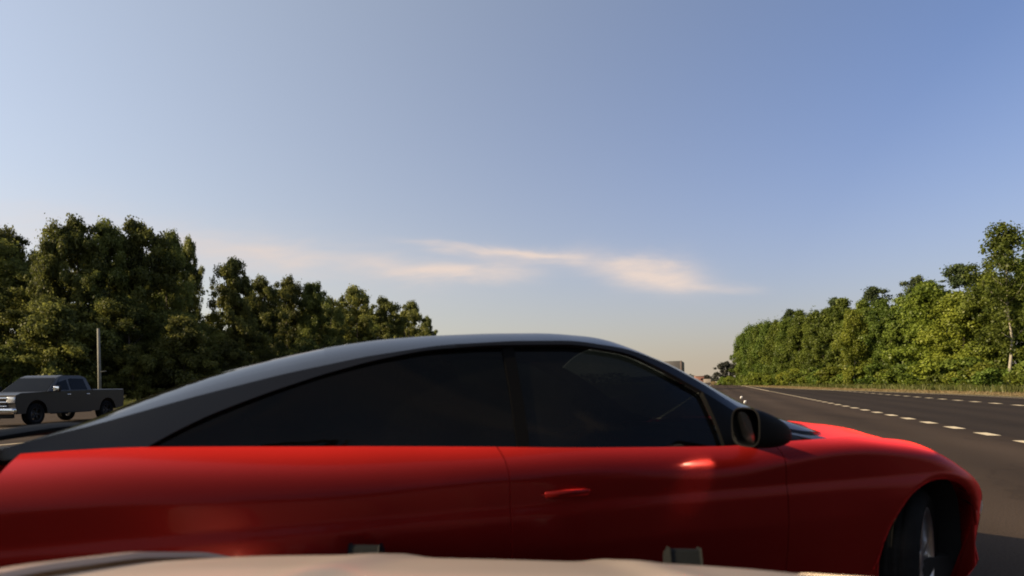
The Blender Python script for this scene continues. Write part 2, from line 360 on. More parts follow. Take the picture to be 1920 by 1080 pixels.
dashes(D2_L, 31.7 - 7 * D2_STEP, 80, D2_STEP, .30, .95, 'lane_dash', '', '')
def solid_line(l, t0, t1, w):
    bm = bmesh.new(); c = rp(l, (t0 + t1) / 2); para(bm, c, w, t1 - t0); o = bm_obj('lane_line', bm, PAINT, None, False); o['kind'] = 'structure'
solid_line(D1_L, 75, 420, .22); solid_line(D2_L, 81, 300, .18); solid_line(-1.9, -20, 500, .15); 
# edge line on the far right of the lanes
v = []; n = len(edge)
strip('edge_line', [(x - .9, y) for x, y in edge], [(x - .75, y) for x, y in edge], PAINT, .005)
strip('left_edge_line', lineL(-8.6), lineL(-8.45), PAINT, .005)
strip('opposite_edge_line', lineL(-16.1), lineL(-15.95), PAINT, .005)
strip('opposite_lane_line', lineL(-23), lineL(-22.88), PAINT, .005)

# ------------------------------------------------------------------ foliage
def leaves_mesh(name, P, Nn, size, tint, material, aspect=1.0, seed=0):
    rng = np.random.default_rng(seed); n = len(P)
    nn = Nn / (np.linalg.norm(Nn, axis=1, keepdims=True) + 1e-9)
    r = rng.normal(size=(n, 3)); a = np.cross(nn, r); a /= np.linalg.norm(a, axis=1, keepdims=True) + 1e-9; b = np.cross(nn, a)
    s = size * rng.uniform(.6, 1.35, (n, 1)); q = rng.uniform(.55, 1.0, (n, 1)) * aspect
    V = np.stack([P - a * s - b * s * q * .2, P - b * s * q + nn * s * .15, P + a * s * 1.1, P + b * s * q], 1).reshape(-1, 3).astype(np.float32)
    me = bpy.data.meshes.new(name); me.vertices.add(4 * n); me.vertices.foreach_set('co', V.ravel())
    me.loops.add(4 * n); me.loops.foreach_set('vertex_index', np.arange(4 * n, dtype=np.int32))
    me.polygons.add(n); me.polygons.foreach_set('loop_start', np.arange(0, 4 * n, 4, dtype=np.int32))
    try: me.polygons.foreach_set('loop_total', np.full(n, 4, dtype=np.int32))
    except Exception: pass
    me.update(calc_edges=True)
    at_ = me.attributes.new('tint', 'FLOAT', 'FACE'); at_.data.foreach_set('value', np.clip(tint, 0, 1).astype(np.float32))
    me.materials.append(material); return me
def crown_mesh(name, seed, H, prof, R0, nclump, per, lsize, clump_r, material, base=0.0, fill=.35, upright=0.0):
    """prof: list of (height fraction, radius fraction) of the crown envelope"""
    rng = np.random.default_rng(seed); Ps, Ns, Ts = [], [], []
    ph = rng.uniform(0, 6.28, 4)
    for i in range(nclump):
        t = rng.uniform(0, 1) ** .85; h = base + (1 - base) * t
        az = rng.uniform(0, 2 * math.pi)
        env = interp(prof, h) * R0 * (1 + .30 * math.sin(2 * az + ph[0] + 5 * h) + .22 * math.sin(3 * az + ph[1] - 9 * h) + .1 * math.sin(5 * az + ph[2] + 17 * h))
        rr = env * (rng.uniform(.55, 1.02) if rng.random() > fill else rng.uniform(0, .6))
        c = np.array([rr * math.cos(az), rr * math.sin(az), h * H])
        q_ = rng.uniform(.35, 1.45); cr_ = clump_r * q_
        k = int(per * q_ ** 1.6 * rng.uniform(.7, 1.25)) + 8; d = rng.normal(size=(k, 3)); d /= np.linalg.norm(d, axis=1, keepdims=True)
        rad = rng.uniform(.2, 1.0, (k, 1)) ** .6 * np.where(rng.random((k, 1)) < .10, rng.uniform(1.0, 1.35, (k, 1)), 1.0)
        sc = np.array([rng.uniform(.7, 1.3), rng.uniform(.7, 1.3), rng.uniform(.45, .95) + upright]) * cr_
        lump = 1 + .34 * np.sin(d[:, :1] * 5 + i) * np.cos(d[:, 1:2] * 6 + 2 * i)
        p = c + d * rad * sc * lump
        Ps.append(p); Ns.append(d * .8 + rng.normal(size=(k, 3)) * .55 + np.array([0, 0, .35]))
        Ts.append(np.full(k, rng.uniform(.1, .8)) + rng.normal(size=k) * .18)
    P = np.concatenate(Ps); return leaves_mesh(name, P, np.concatenate(Ns), lsize, np.concatenate(Ts), material, seed=seed)
def trunk_mesh(name, seed, H, r0, material, top=.85, limbs=7, spread=.25, lo=.3):
    rng = random.Random(seed); V, F = [], []
    def addt(path, rad, n):
        v, f = tube_vf(path, rad, n); o = len(V); V.extend(v); F.extend([tuple(o + k for k in q) for q in f])
    pts = []; x = y = 0
    for i in range(9):
        pts.append((x, y, -.1 + i / 8 * H * top)); x += rng.uniform(-.012, .012) * H; y += rng.uniform(-.012, .012) * H
    addt(pts, [r0 * (1.25 if i == 0 else (1 - .85 * i / 8)) for i in range(9)], 9)
    for k in range(limbs):
        i = int(round((lo + (1 - lo) * k / limbs) * 8)); i = min(i, 7); b = Vector(pts[i]); az = k * 2.4 + rng.uniform(-.4, .4)
        ln = H * spread * rng.uniform(.6, 1.1) * (1 - .5 * i / 8); d = Vector((math.cos(az), math.sin(az), rng.uniform(.5, 1.1)))
        path = [b, b + d * ln * .35, b + d * ln * .7 + Vector((0, 0, ln * .08)), b + d * ln + Vector((0, 0, ln * .25))]
        rr = r0 * (1 - .85 * i / 8) * .5; addt(path, [rr, rr * .75, rr * .45, rr * .15], 6)
    me = bpy.data.meshes.new(name); me.from_pydata([tuple(p) for p in V], [], F); me.update()
    me.polygons.foreach_set('use_smooth', [True] * len(me.polygons)); me.materials.append(material); return me
ROUND = [(0, .15), (.08, .62), (.2, .85), (.4, 1), (.6, .98), (.78, .8), (.9, .55), (1, .15)]
TALL = [(0, .7), (.1, .95), (.3, 1), (.55, .92), (.75, .72), (.9, .45), (1, .08)]
COLM = [(0, .75), (.15, .95), (.4, 1), (.7, .9), (.88, .6), (1, .12)]
BUSH = [(0, 1), (.3, 1), (.6, .85), (.85, .55), (1, .1)]
PINE = [(0, .02), (.5, .05), (.6, .5), (.7, .85), (.8, 1), (.92, .7), (1, .15)]
SLIM = [(0, .1), (.25, .15), (.32, .5), (.5, 1), (.7, .9), (.85, .7), (1, .2)]
KIND = {}
def kind(key, cm, tm): KIND[key] = (cm, tm)
for k in range(3):
    kind(f'oak{k}', crown_mesh('oak_crown', 10 + k, 1.0 * 18, ROUND, 7.0, 200, 260, .15, 1.05, LEAF_L, base=.06), trunk_mesh('oak_trunk', k, 18, .38, BARK))
for k in range(3):
    kind(f'leafy{k}', crown_mesh('leafy_crown', 30 + k, 14, TALL, 4.0, 160, 260, .135, .9, LEAF_R, base=.02), trunk_mesh('leafy_trunk', 10 + k, 14, .2, BARK, spread=.18))
for k in range(2):
    kind(f'column{k}', crown_mesh('column_crown', 50 + k, 14, COLM, 2.3, 95, 220, .125, .72, LEAF_R, base=.02, upright=.8), trunk_mesh('column_trunk', 20 + k, 14, .16, BARK, spread=.1))
kind('yellow0', crown_mesh('yellow_crown', 61, 11, TALL, 3.2, 120, 250, .115, .85, LEAF_Y, base=.02), trunk_mesh('yellow_trunk', 31, 11, .16, BARK, spread=.15))
kind('yellow1', crown_mesh('yellow_crown', 62, 11, COLM, 2.2, 85, 230, .115, .7, LEAF_Y, base=.02, upright=.7), trunk_mesh('yellow_trunk', 32, 11, .14, PALEBARK, spread=.12))
kind('pine0', crown_mesh('pine_crown', 71, 17, PINE, 3.3, 60, 190, .12, .75, LEAF_P, base=.5), trunk_mesh('pine_trunk', 41, 17, .2, BARK, limbs=8, spread=.12, lo=.55))
kind('slim0', crown_mesh('slim_crown', 81, 15, SLIM, 3.6, 125, 120, .11, .60, LEAF_R, base=.24, fill=.4, upright=.3), trunk_mesh('slim_trunk', 51, 15, .15, PALEBARK, limbs=16, spread=.15, lo=.38))
kind('oakbush', crown_mesh('low_oak_crown', 91, 9, BUSH, 4.5, 110, 280, .13, .95, LEAF_L, base=.0), trunk_mesh('low_oak_trunk', 61, 9, .15, BARK, spread=.2))
kind('far', crown_mesh('far_crown', 95, 12, ROUND, 6.5, 70, 90, .38, 1.3, LEAF_F, base=.0), trunk_mesh('far_trunk', 62, 12, .3, BARK))
KH = dict(oak=18.4, leafy=14.2, column=14.2, yellow=11.2, pine=17.3, slim=15.2, far=12.2); KH['oakbush'] = 9.2
def tree(key, px, Y, H, label, group=None, wide=1.0, name='tree', cat='tree', seed=0, X=None):
    cm, tm = KIND[key]; h0 = KH[key.rstrip('012')] if key not in KH else KH[key]
    p = at(px, Y) if X is None else Vector((X, Y, 0)); s = H / h0
    e = empty(name, p, seed * 1.37); e.scale = (s * wide, s * wide, s)
    for nm, me in (('crown', cm), ('trunk', tm)):
        o = bpy.data.objects.new(nm, me); COL.objects.link(o); o.parent = e
    return tag(e, label, cat, group)
def top_h(py, px, Y):   # height of a thing at depth Y whose top shows at pixel (px, py)
    hor = CY + (CX - px) * math.tan(ROLL); return CAM_H + (hor - py) / F_PX * Y
# --- left wood
GL = 'broadleaf trees of the dark wood on the left'
LT = [ # px, py top, depth, kind, wide, label
    (-60, 425, 74, 'oak1', 1.0, 'dark rounded tree cut off by the left edge of the picture'),
    (14, 430, 82, 'oak2', .62, 'dark tree just inside the left edge, left of the notch in the skyline'),
    (100, 446, 66, 'oak1', .42, 'slim yellow-green tree at the left shoulder of the tallest clump'),
    (148, 404, 68, 'oak0', .55, 'tallest tree of the left wood, yellow-green and straight above the pickup cab'),
    (205, 416, 70, 'oak2', .55, 'olive tree between the tallest one and the broad dark one'),
    (262, 410, 72, 'oak1', .62, 'broad dense dark green tree just right of the pale pole'),
    (318, 432, 76, 'oak0', .46, 'dark tree forming the right shoulder of the tallest clump'),
    (358, 446, 82, 'oak2', .30, 'narrow dark tree overhanging the sky notch in the left wood'),
    (440, 482, 84, 'oak1', .55, 'round-topped tree standing right of the sky notch in the left wood'),
    (492, 520, 95, 'oak2', .62, 'dark tree whose top drops just right of the round-topped one in the left wood'),
    (540, 518, 104, 'oak0', .55, 'olive tree with a small raised knob halfway down the left wood'),
    (590, 528, 106, 'oak1', .62, 'olive tree next to the knobbed one in the left wood'),
    (622, 556, 112, 'oak0', .5, 'low dark tree in the dip before the last high crown of the left wood'),
    (668, 538, 120, 'oak2', .75, 'last high crown of the left wood, grey-green with small gaps'),
    (722, 556, 130, 'oak1', .68, 'tree sloping down behind the red car roof in the left wood'),
    (770, 564, 140, 'oak0', .62, 'small-crowned tree above the rear of the red car roof'),
    (803, 594, 150, 'oak2', .45, 'last and lowest tree at the right-hand end of the left wood'),
]
for i, (px, py, Y, k, w, lb) in enumerate(LT):
    tree(k, px, Y, top_h(py, px, Y) * .985, lb, GL, w * (1 if i else 1), 'broadleaf_tree', seed=i + 1)
GB = 'trees filling the depth of the left wood'
rnd = random.Random(5)
for i, (px, py, Y) in enumerate([(-110, 470, 90), (-30, 520, 62), (60, 500, 95), (110, 560, 62), (210, 490, 90), (300, 510, 92), (470, 560, 110), (530, 570, 120), (590, 580, 130), (640, 580, 140), (700, 590, 150), (750, 600, 165), (240, 560, 66), (320, 580, 72), (380, 610, 76), (450, 610, 84)]):
    tree(f'oak{i % 3}', px, Y, top_h(py, px, Y), 'dark tree standing deep in the shadow of the left wood', GB, 1.1, 'broadleaf_tree', seed=20 + i)
LB = [(110, 575, 58, 'low yellow-green bushy tree directly above the pickup roof'), (345, 600, 66, 'low pale bushy tree catching light right of the dark gap in the left wood'),
      (575, 640, 84, 'low bushy tree just above the rear slope of the red car'), (20, 650, 55, 'dark low bush behind the pickup windscreen'), (250, 650, 62, 'dark low bush right of the pole'),
      (430, 640, 72, 'low dark bushy tree in front of the round-topped one'), (-60, 640, 54, 'low bush at the far left edge')]
for i, (px, py, Y, lb) in enumerate(LB):
    tree('oakbush', px, Y, top_h(py, px, Y), lb, 'bushy trees along the foot of the left wood', .9, 'bushy_tree', cat='tree', seed=50 + i)

# --- right wood: the front of it runs from (46,60) to (62,190)
RT = [
    (1890, 424, 58, 'slim0', 1.0, 'tall slim pale-barked tree with open crown at the right edge'),
    (1985, 400, 60, 'leafy1', 1.0, 'leafy tree just outside the slim pale-barked one at the right edge'),
    (1855, 515, 66, 'leafy0', .9, 'dark leafy tree directly behind the slim pale-barked tree'),
    (1802, 492, 75, 'pine0', 1.1, 'open-topped pine rising behind the yellow-green trees on the right'),
    (1800, 548, 68, 'yellow0', 1.15, 'wide yellow-green tree just left of the slim pale-barked tree'),
    (1742, 530, 74, 'yellow0', 1.05, 'tall yellow-green tree at the left of the bright pair on the right'),
    (1695, 560, 82, 'leafy2', .9, 'dark green tree stepping down left of the bright yellow-green pair'),
    (1655, 566, 84, 'leafy0', .85, 'brownish green tree in the middle of the right wood'),
    (1643, 535, 98, 'pine0', .9, 'lone round-topped pine standing out above the right wood'),
    (1600, 585, 86, 'yellow1', .9, 'narrow bright yellow-green sapling tree in the middle of the right wood'),
    (1618, 568, 94, 'leafy1', .85, 'full green tree just under the lone round-topped pine'),
    (1582, 562, 102, 'leafy2', .8, 'dark pointed tree left of the lone pine'),
    (1552, 582, 104, 'leafy0', .8, 'green tree behind the bright narrow sapling tree'),
    (1528, 582, 112, 'column1', 1.1, 'light green tree with an even top in the right wood'),
    (1500, 586, 118, 'leafy1', .8, 'dark rounded tree a third of the way in from the far end'),
    (1478, 598, 126, 'column0', 1.1, 'upright green tree among the far third of the right wood'),
    (1458, 600, 134, 'column1', 1.1, 'pale upright tree among the far third of the right wood'),
    (1440, 604, 143, 'column0', 1.05, 'upright tree fourth from the far end of the right wood'),
    (1424, 606, 153, 'column1', 1.05, 'upright tree third from the far end of the right wood'),
    (1408, 612, 165, 'column0', 1.0, 'upright tree next to the last one of the right wood'),
    (1718, 516, 88, 'pine0', .8, 'tall thin-topped pine showing above the gap left of the bright yellow-green pair'),
    (1566, 556, 112, 'pine0', .7, 'small dark pine top left of the lone round-topped pine'),
    (1486, 578, 136, 'pine0', .8, 'small pine top standing out over the far third of the right wood'),
    (1393, 624, 172, 'column1', .95, 'last upright tree at the far end of the right wood'),
]
GR = 'trees along the front of the right wood'
for i, (px, py, Y, k, w, lb) in enumerate(RT):
    tree(k, px, Y, top_h(py, px, Y), lb, GR, w, 'pine_tree' if k == 'pine0' else 'broadleaf_tree', seed=80 + i)
for i, (px, py, Y) in enumerate([(1930, 520, 72), (1880, 540, 76), (1770, 570, 82), (1715, 590, 90), (1675, 596, 92), (1630, 600, 100), (1570, 606, 108), (1540, 606, 116), (1512, 606, 124), (1488, 612, 132), (1468, 616, 142), (1450, 616, 150), (1432, 620, 160), (1418, 624, 172), (1404, 630, 184), (2060, 480, 70), (1825, 560, 74)]):
    tree(f'leafy{i % 3}', px, Y, top_h(py, px, Y), 'green tree half hidden in the second row of the right wood', 'second row of trees of the right wood', 1.15, 'broadleaf_tree', seed=120 + i)
# bushes at the foot of the right wood
bush_me = [crown_mesh('bush', 140 + k, 3.0, BUSH, 1.7, 34, 90, .13, .55, [LEAF_R, LEAF_Y][k], base=0) for k in range(2)]
rnd = random.Random(3)
BL = 'low green bush at the foot of the right wood beside the dry verge'
front = [(44.5, 56), (46.5, 66), (49, 80), (52, 100), (55.5, 125), (59, 150), (62.5, 180)]
ytmp = 50.0; nb = 0
while ytmp < 182:
    x = interp([(b, a) for a, b in front], ytmp) - 1.0 + rnd.uniform(-.7, .7)
    o = bpy.data.objects.new('bush', bush_me[nb % 2]); COL.objects.link(o); s = rnd.uniform(.55, 1.15); o.location = (x, ytmp, -.1); o.scale = (s * 1.2, s * 1.2, s); o.rotation_euler = (0, 0, rnd.uniform(0, 6))
    tag(o, BL, 'bush', 'bushes at the foot of the right wood'); nb += 1; ytmp += rnd.uniform(1.8, 2.8) * (1 + (ytmp - 50) / 130)
# far trees, left of the right wood's end
for px, py, Y, w, lb in [(1362, 679, 330, .95, 'hazy grey tree with a raised knob far down the road'), (1380, 684, 340, 1.0, 'hazy grey tree touching the far end of the right wood'),
                         (1345, 698, 420, .9, 'low hazy far tree left of the knobbed one'), (1325, 703, 520, 1.1, 'farthest low tree beside the brick building'), (1300, 704, 560, 1.2, 'far tree left of the brick building')]:
    tree('far', px, Y, top_h(py, px, Y), lb, 'far trees at the end of the road', w, 'far_tree', seed=int(px))
# far wood behind everything, a low mass on the horizon
rng = np.random.default_rng(9); n = 9000
xx = rng.uniform(-900, 900, n); yy = 900 + rng.uniform(0, 60, n); hh = 9 + 4 * np.sin(xx * .013) + 2.5 * np.sin(xx * .05 + 1) + 1.5 * np.sin(xx * .13)
P = np.stack([xx, yy, rng.uniform(0, 1, n) * hh], 1)
o = bpy.data.objects.new('distant_wood', leaves_mesh('distant_wood', P, rng.normal(size=(n, 3)) + np.array([0, -1, .3]), 1.9, rng.uniform(0, 1, n), LEAF_F, seed=4)); COL.objects.link(o)
tag(o, 'thin distant wood along the horizon', 'wood', kind='stuff')

# the woods go on along both sides of the road behind the camera (the red paint and its windows mirror them)
rng = np.random.default_rng(19); n = 16000
t_ = rng.uniform(-260, -12, n); side_ = rng.random(n) < .5
l_ = np.where(side_, -60 - rng.uniform(0, 8, n), 30 + rng.uniform(0, 8, n)); near = rng.random(n) < .25
l_ = np.where(near, rng.uniform(-60, 38, n), l_); t_ = np.where(near, -250 + rng.uniform(-8, 8, n), t_)
hh = 14 + 2.5 * np.sin(t_ * .35) + 2 * np.sin(t_ * .13 + 1) + 2 * np.sin(l_ * .3)
P = l_[:, None] * np.array(RN)[None] + t_[:, None] * np.array(RD)[None]; P[:, 2] = rng.uniform(0, 1, n) * hh
o = bpy.data.objects.new('roadside_wood', leaves_mesh('roadside_wood', P, rng.normal(size=(n, 3)) + np.array([0, 0, .3]), 1.1, rng.uniform(0, 1, n), LEAF_L, seed=14)); COL.objects.link(o)
tag(o, 'roadside wood mirrored in the windows and paint of the red car', 'wood', kind='stuff')

# undergrowth and dry grass as blades
def blades(name, pts_fn, n, h, w, m, label, seed):
    rng = np.random.default_rng(seed); P = pts_fn(rng, n); n = len(P)
    az = rng.uniform(0, 6.28, n); a = np.stack([np.cos(az), np.sin(az), np.zeros(n)], 1); hh = h * rng.uniform(.35, 1.2, (n, 1)); lean = rng.normal(size=(n, 3)) * .25; lean[:, 2] = 1
    ww = w * rng.uniform(.5, 1.3, (n, 1))
    V = np.stack([P - a * ww, P + a * ww, P + lean * hh], 1).reshape(-1, 3)
    me = bpy.data.meshes.new(name); me.vertices.add(3 * n); me.vertices.foreach_set('co', V.astype(np.float32).ravel()); me.loops.add(3 * n); me.loops.foreach_set('vertex_index', np.arange(3 * n, dtype=np.int32))
    me.polygons.add(n); me.polygons.foreach_set('loop_start', np.arange(0, 3 * n, 3, dtype=np.int32)); me.update(calc_edges=True)
    t = me.attributes.new('tint', 'FLOAT', 'FACE'); t.data.foreach_set('value', rng.uniform(0, 1, n).astype(np.float32)); me.materials.append(m)
    o = bpy.data.objects.new(name, me); COL.objects.link(o); return tag(o, label, 'grass', kind='stuff')
def vergepts(lo, hi, y0=20, y1=260):
    def fn(rng, n):
        u = rng.uniform(0, 1, n) ** 1.5; y = y0 + (y1 - y0) * u
        ex = np.interp(y, [b for a, b in EDGE], [a for a, b in EDGE]); x = ex + rng.uniform(lo, hi, n) * (1 + y * .004); return np.stack([x, y, np.full(n, -.02)], 1)
    return fn
blades('dry_grass', vergepts(.5, 5), 40000, .16, .03, DRYG, 'short dry straw-coloured grass on the verge by the asphalt', 1)
blades('weeds', vergepts(3.5, 15), 40000, .6, .07, WEED, 'green weeds growing between the dry verge and the right wood', 2)
def leftpts(rng, n):
    l = rng.uniform(-62, -38.5, n); t = rng.uniform(-10, 190, n); p = l[:, None] * np.array(RN)[None] + t[:, None] * np.array(RD)[None]; p[:, 2] = -.02; return p
blades('rough_grass', leftpts, 40000, .5, .07, WEED, 'rough grass between the opposite road and the left wood', 3)
def fieldpts(rng, n):
    y = rng.uniform(190, 520, n); x = y * rng.uniform(.325, .40, n); return np.stack([x, y, np.full(n, -.02)], 1)
blades('straw_grass', fieldpts, 24000, .9, .16, DRYG, 'tall yellow grass beyond the far end of the right wood', 4)

# ------------------------------------------------------------------ red sedan
TH = R(18.0); D_ = Vector((math.cos(TH), math.sin(TH), 0)); U_ = Vector((-math.sin(TH), math.cos(TH), 0)); P0 = Vector((2.0, 2.9, 0)); WID = 1.90
car = empty('red_coupe', P0, TH)   # local x = forward, local y = away from the camera side, z = up
tag(car, 'red two-door car with black roof, slewed across the road in front of the pale bonnet', 'car')
BELT = smoothtab([(-4.06, 1.0), (-3.8, 1.03), (-3.4, 1.04), (-2.8, 1.012), (-2.2, .99), (-1.6, .968), (-1.1, .95), (-.75, .958), (-.4, .962), (-.06, .928), (.15, .872), (.3, .81), (.5, .74), (.75, .68), (.98, .65)], 3)
ZC = smoothtab([(-3.85, 1.05), (-3.65, 1.13), (-3.45, 1.23), (-3.23, 1.31), (-3.0, 1.375), (-2.76, 1.43), (-2.51, 1.47), (-2.25, 1.492), (-1.97, 1.505), (-1.67, 1.51), (-1.42, 1.495), (-1.25, 1.440), (-1.08, 1.385), (-.90, 1.30), (-.72, 1.205), (-.55, 1.11), (-.36, 1.03), (-.20, .985), (-.12,.98)], 1)
ZR = smoothtab([(-3.85, 1.04), (-3.5, 1.125), (-3.2, 1.215), (-2.9, 1.295), (-2.6, 1.36), (-2.3, 1.405), (-2, 1.422), (-1.7, 1.425), (-1.45, 1.39), (-1.27, 1.325), (-1.1, 1.23), (-.92, 1.105), (-.74, .995), (-.6, .965), (-.4, .97), (-.25, .975), (-.12, .98)], 1)
WR = smoothtab([(-3.85, .24), (-3.5, .29), (-3.2, .31), (-2.9, .32), (-2.3, .34), (-1.7, .35), (-1.42, .34), (-1.2, .315), (-1.0, .27), (-.8, .215), (-.6, .155), (-.5, .14), (-.4, .2), (-.25, .42), (-.12, .85)], 1)
DLO = smoothtab([(-3.36, 1.035), (-3.28, 1.085), (-3.14, 1.155), (-2.96, 1.225), (-2.77, 1.29), (-2.57, 1.345), (-2.36, 1.385), (-2.1, 1.404), (-1.7, 1.408), (-1.45, 1.37), (-1.27, 1.28), (-1.1, 1.18), (-.92, 1.05), (-.78, .97)], 1)
ARCH_R, ARCH_X, ARCH_Z = .405, .362, .385
def plan(s):       # how far the side curves in at the nose and the tail
    if s > -.02:
        x = min((s + .02) / .92, 1); return .95 * (1 - math.sqrt(max(0, 1 - x * x)))
    if s < -3.70:
        x = min((-3.70 - s) / .45, 1); return .95 * (1 - max(0, 1 - x ** 3.4) ** (1 / 3.4))
    return 0
ROLLT = smoothtab([(-4.16, .235), (-2.7, .23), (-2.2, .16), (-1.95, .11), (-1.8, .085), (-1.2, .085), (-.6, .07), (0, .12), (.98, .16)], 5)
ROLLR = smoothtab([(-4.16, .16), (-2.6, .15), (-2.2, .11), (-1.8, .10), (-1.2, .13), (-.8, .07), (-.6, .05), (-.1, .06), (.2, .12), (.98, .16)], 5)
def inset(s, z, zt):
    lo = interp([(.16, .13), (.24, .05), (.30, .015), (.38, .03), (.52, .01), (.64, 0), (.76, 0.004), (.80, .012), (1.1, .012)], z)
    x = zt - z; A, Rr = interp(ROLLT, s), interp(ROLLR, s)
    up = A * (1 - min(x / Rr, 1)) ** 2.7 if x < Rr else 0
    bulge = 0
    for c in (0, -3.05):
        d = (s - c) / .62
        if abs(d) < 1: bulge -= .028 * (1 - d * d) ** 2 * max(0, 1 - abs(z - .70) / .35)
    return lo + up + bulge
def perim():
    pts = []
    for i in range(40):                                   # tail
        a = i / 40 * math.pi / 2; x = max(0, math.cos(a)) ** (2 / 3.4); q = max(0, math.sin(a)) ** (2 / 3.4); pts.append((-3.70 - .45 * x, .95 * (1 - q)))
    s = -3.70
    ss = [round(s + .02 * k, 4) for k in range(0, 192)]
    pts += [(q, 0.0) for q in ss if q <= -.02]
    for i in range(1, 40):
        a = i / 39 * math.pi / 2; pts.append((-.02 + .92 * math.sin(a), .95 * (1 - math.cos(a))))
    return pts
PER = perim(); NP = len(PER)
nrm = []
for i in range(NP):
    a, b = PER[max(i - 1, 0)], PER[min(i + 1, NP - 1)]; dx, dy = b[0] - a[0], b[1] - a[1]; l = math.hypot(dx, dy); nrm.append((-dy / l, dx / l))   # inward
def archz(s):
    for c, r_, z_, h_ in ((0.0, ARCH_X, ARCH_Z, ARCH_R), (-3.05, .36, .325, .36)):
        d = abs(s - c)
        if d < r_: return z_ + h_ * math.sqrt(1 - (d / r_) ** 2)
    return .17
NZ = 56
def sidepoint(i, k):
    s, w = PER[i]; zt = interp(BELT, s); zb = archz(s) if w < .5 else (.2 if s > 0 else .25)
    if zb >= zt - .05: zb = zt - .05
    t = 1 - (1 - k / NZ) ** 1.5; z0 = .17 if w < .5 else zb
    z = max(zb, z0 + (zt - z0) * t); ins = inset(s, z, zt); 
    if s > .5: ins += .05 * max(0, (.45 - z)) + .04 * max(0, z - .5)
    n = nrm[i]; return (s + n[0] * ins, w + n[1] * ins, z)
def mir(p): return (p[0], WID - p[1], p[2])
def side_part(name, s0, s1, m, parent=car, far=False, gap=.002, extra=None):
    idx = [i for i in range(NP) if s0 - 1e-4 <= PER[i][0] <= s1 + 1e-4]
    rows = [[sidepoint(i, k) for k in range(NZ + 1)] for i in idx]
    if gap:
        for row, sg in ((rows[0], 1), (rows[-1], -1)):
            for j, p in enumerate(row): row[j] = (p[0] + sg * gap, p[1], p[2])
    if far: rows = [[mir(p) for p in r] for r in rows]
    return grid(name, rows, m, parent, thick=.02, flip=far)
for far in (False, True):
    side_part('rear_quarter_panel', -3.76, -2.12, RED, far=far)
    side_part('door', -2.12, -.88, RED, far=far)
    side_part('front_wing', -.88, .42, RED, far=far)
    side_part('front_bumper_side', .42, 1.2, RED, far=far, gap=0)
    side_part('rear_bumper_side', -4.3, -3.76, RED, far=far, gap=0)
# grille and lamps on the nose, lamps on the tail
def nose_patch(name, c0, c1, z0, z1, m, tail=False, out=.006, n=24, mirror=False):
    """a lamp or grille following the curve of the nose or tail; c0..c1 measured sideways from the middle"""
    half = [(PER[i], nrm[i]) for i in range(NP) if (PER[i][0] < -3.5 if tail else PER[i][0] > .05)]
    full = [(p, q, 1) for p, q in half]
    rows = []
    for (p, q) in half:
        c = .95 - p[1]
        if c0 - 1e-3 <= c <= c1 + 1e-3:
            col = []
            for k in range(9):
                z = z0 + (z1 - z0) * k / 8; zt = interp(BELT, p[0]); ins = inset(p[0], z, zt) - out + (.05 * max(0, .45 - z) + .04 * max(0, z - .5) if p[0] > .5 else 0) + .012 * abs(k / 4 - 1) ** 4
                col.append((p[0] + q[0] * ins, p[1] + q[1] * ins, z))
            rows.append(col)
    o1 = grid(name, rows, m, car, thick=.02)
    o2 = grid(name, [[mir(p) for p in r] for r in rows], m, car, thick=.02, flip=True)
nose_patch('grille', 0, .50, .50, .60, BPL); nose_patch('lower_grille', 0, .6, .26, .38, BPL)
nose_patch('headlight', .54, .84, .55, .615, LAMP_C)
nose_patch('tail_light', .30, .86, .78, .90, LAMP_R, tail=True); nose_patch('rear_bumper_insert', 0, .6, .34, .46, BPL, tail=True)
# bonnet and boot lid: surfaces spanning the two shoulder lines
def top_surface(name, sa, sb, n, crown, m, zadd=0.0, nx=24, crease=0.0):
    rows = []
    for i in range(n + 1):
        s = sa + (sb - sa) * i / n; zt = interp(BELT, s); w0 = plan(s) + interp(ROLLT, s) + .014; row = []
        c = interp(crown, s)
        for j in range(nx + 1):
            q = j / nx; w = w0 + (WID - 2 * w0) * q; e = abs(2 * q - 1)
            z = zt + c * (1 - e ** 2.4) + crease * math.exp(-((e - .55) / .09) ** 2) - .001 + zadd
            row.append((s, w, z))
        rows.append(row)
    return grid(name, rows, m, car, thick=.015, flip=True)
top_surface('bonnet', -.50, .80, 30, [(-.6, .055), (-.2, .075), (.3, .075), (.8, .05)], RED, crease=.008)
top_surface('nose_cap', .803, .972, 8, [(.8, .05), (.98, .0)], RED)
top_surface('boot_lid', -4.12, -3.62, 14, [(-4.1, .01), (-3.8, .03), (-3.5, .03)], ROOF)
top_surface('scuttle', -.62, -.503, 4, [(-.7, .0), (-.5, .025)], BPL)
rows = []
for i in range(5):
    s = -3.62 + i * .06; rows.append([(s, .22 + .0608 * j, interp(BELT, s) + .004) for j in range(25)])
grid('parcel_shelf_panel', rows, ROOF, car, flip=True)
sp = []
for i in range(9):
    q = i / 8; sp.append([(-4.10 + .16 * q, .20 + (1.5) * j / 12, 1.055 + .045 * math.sin(q * math.pi * .8) - .02 * abs(j / 6 - 1) ** 3) for j in range(13)])
grid('boot_spoiler', sp, BLK, car, thick=.02, flip=True)
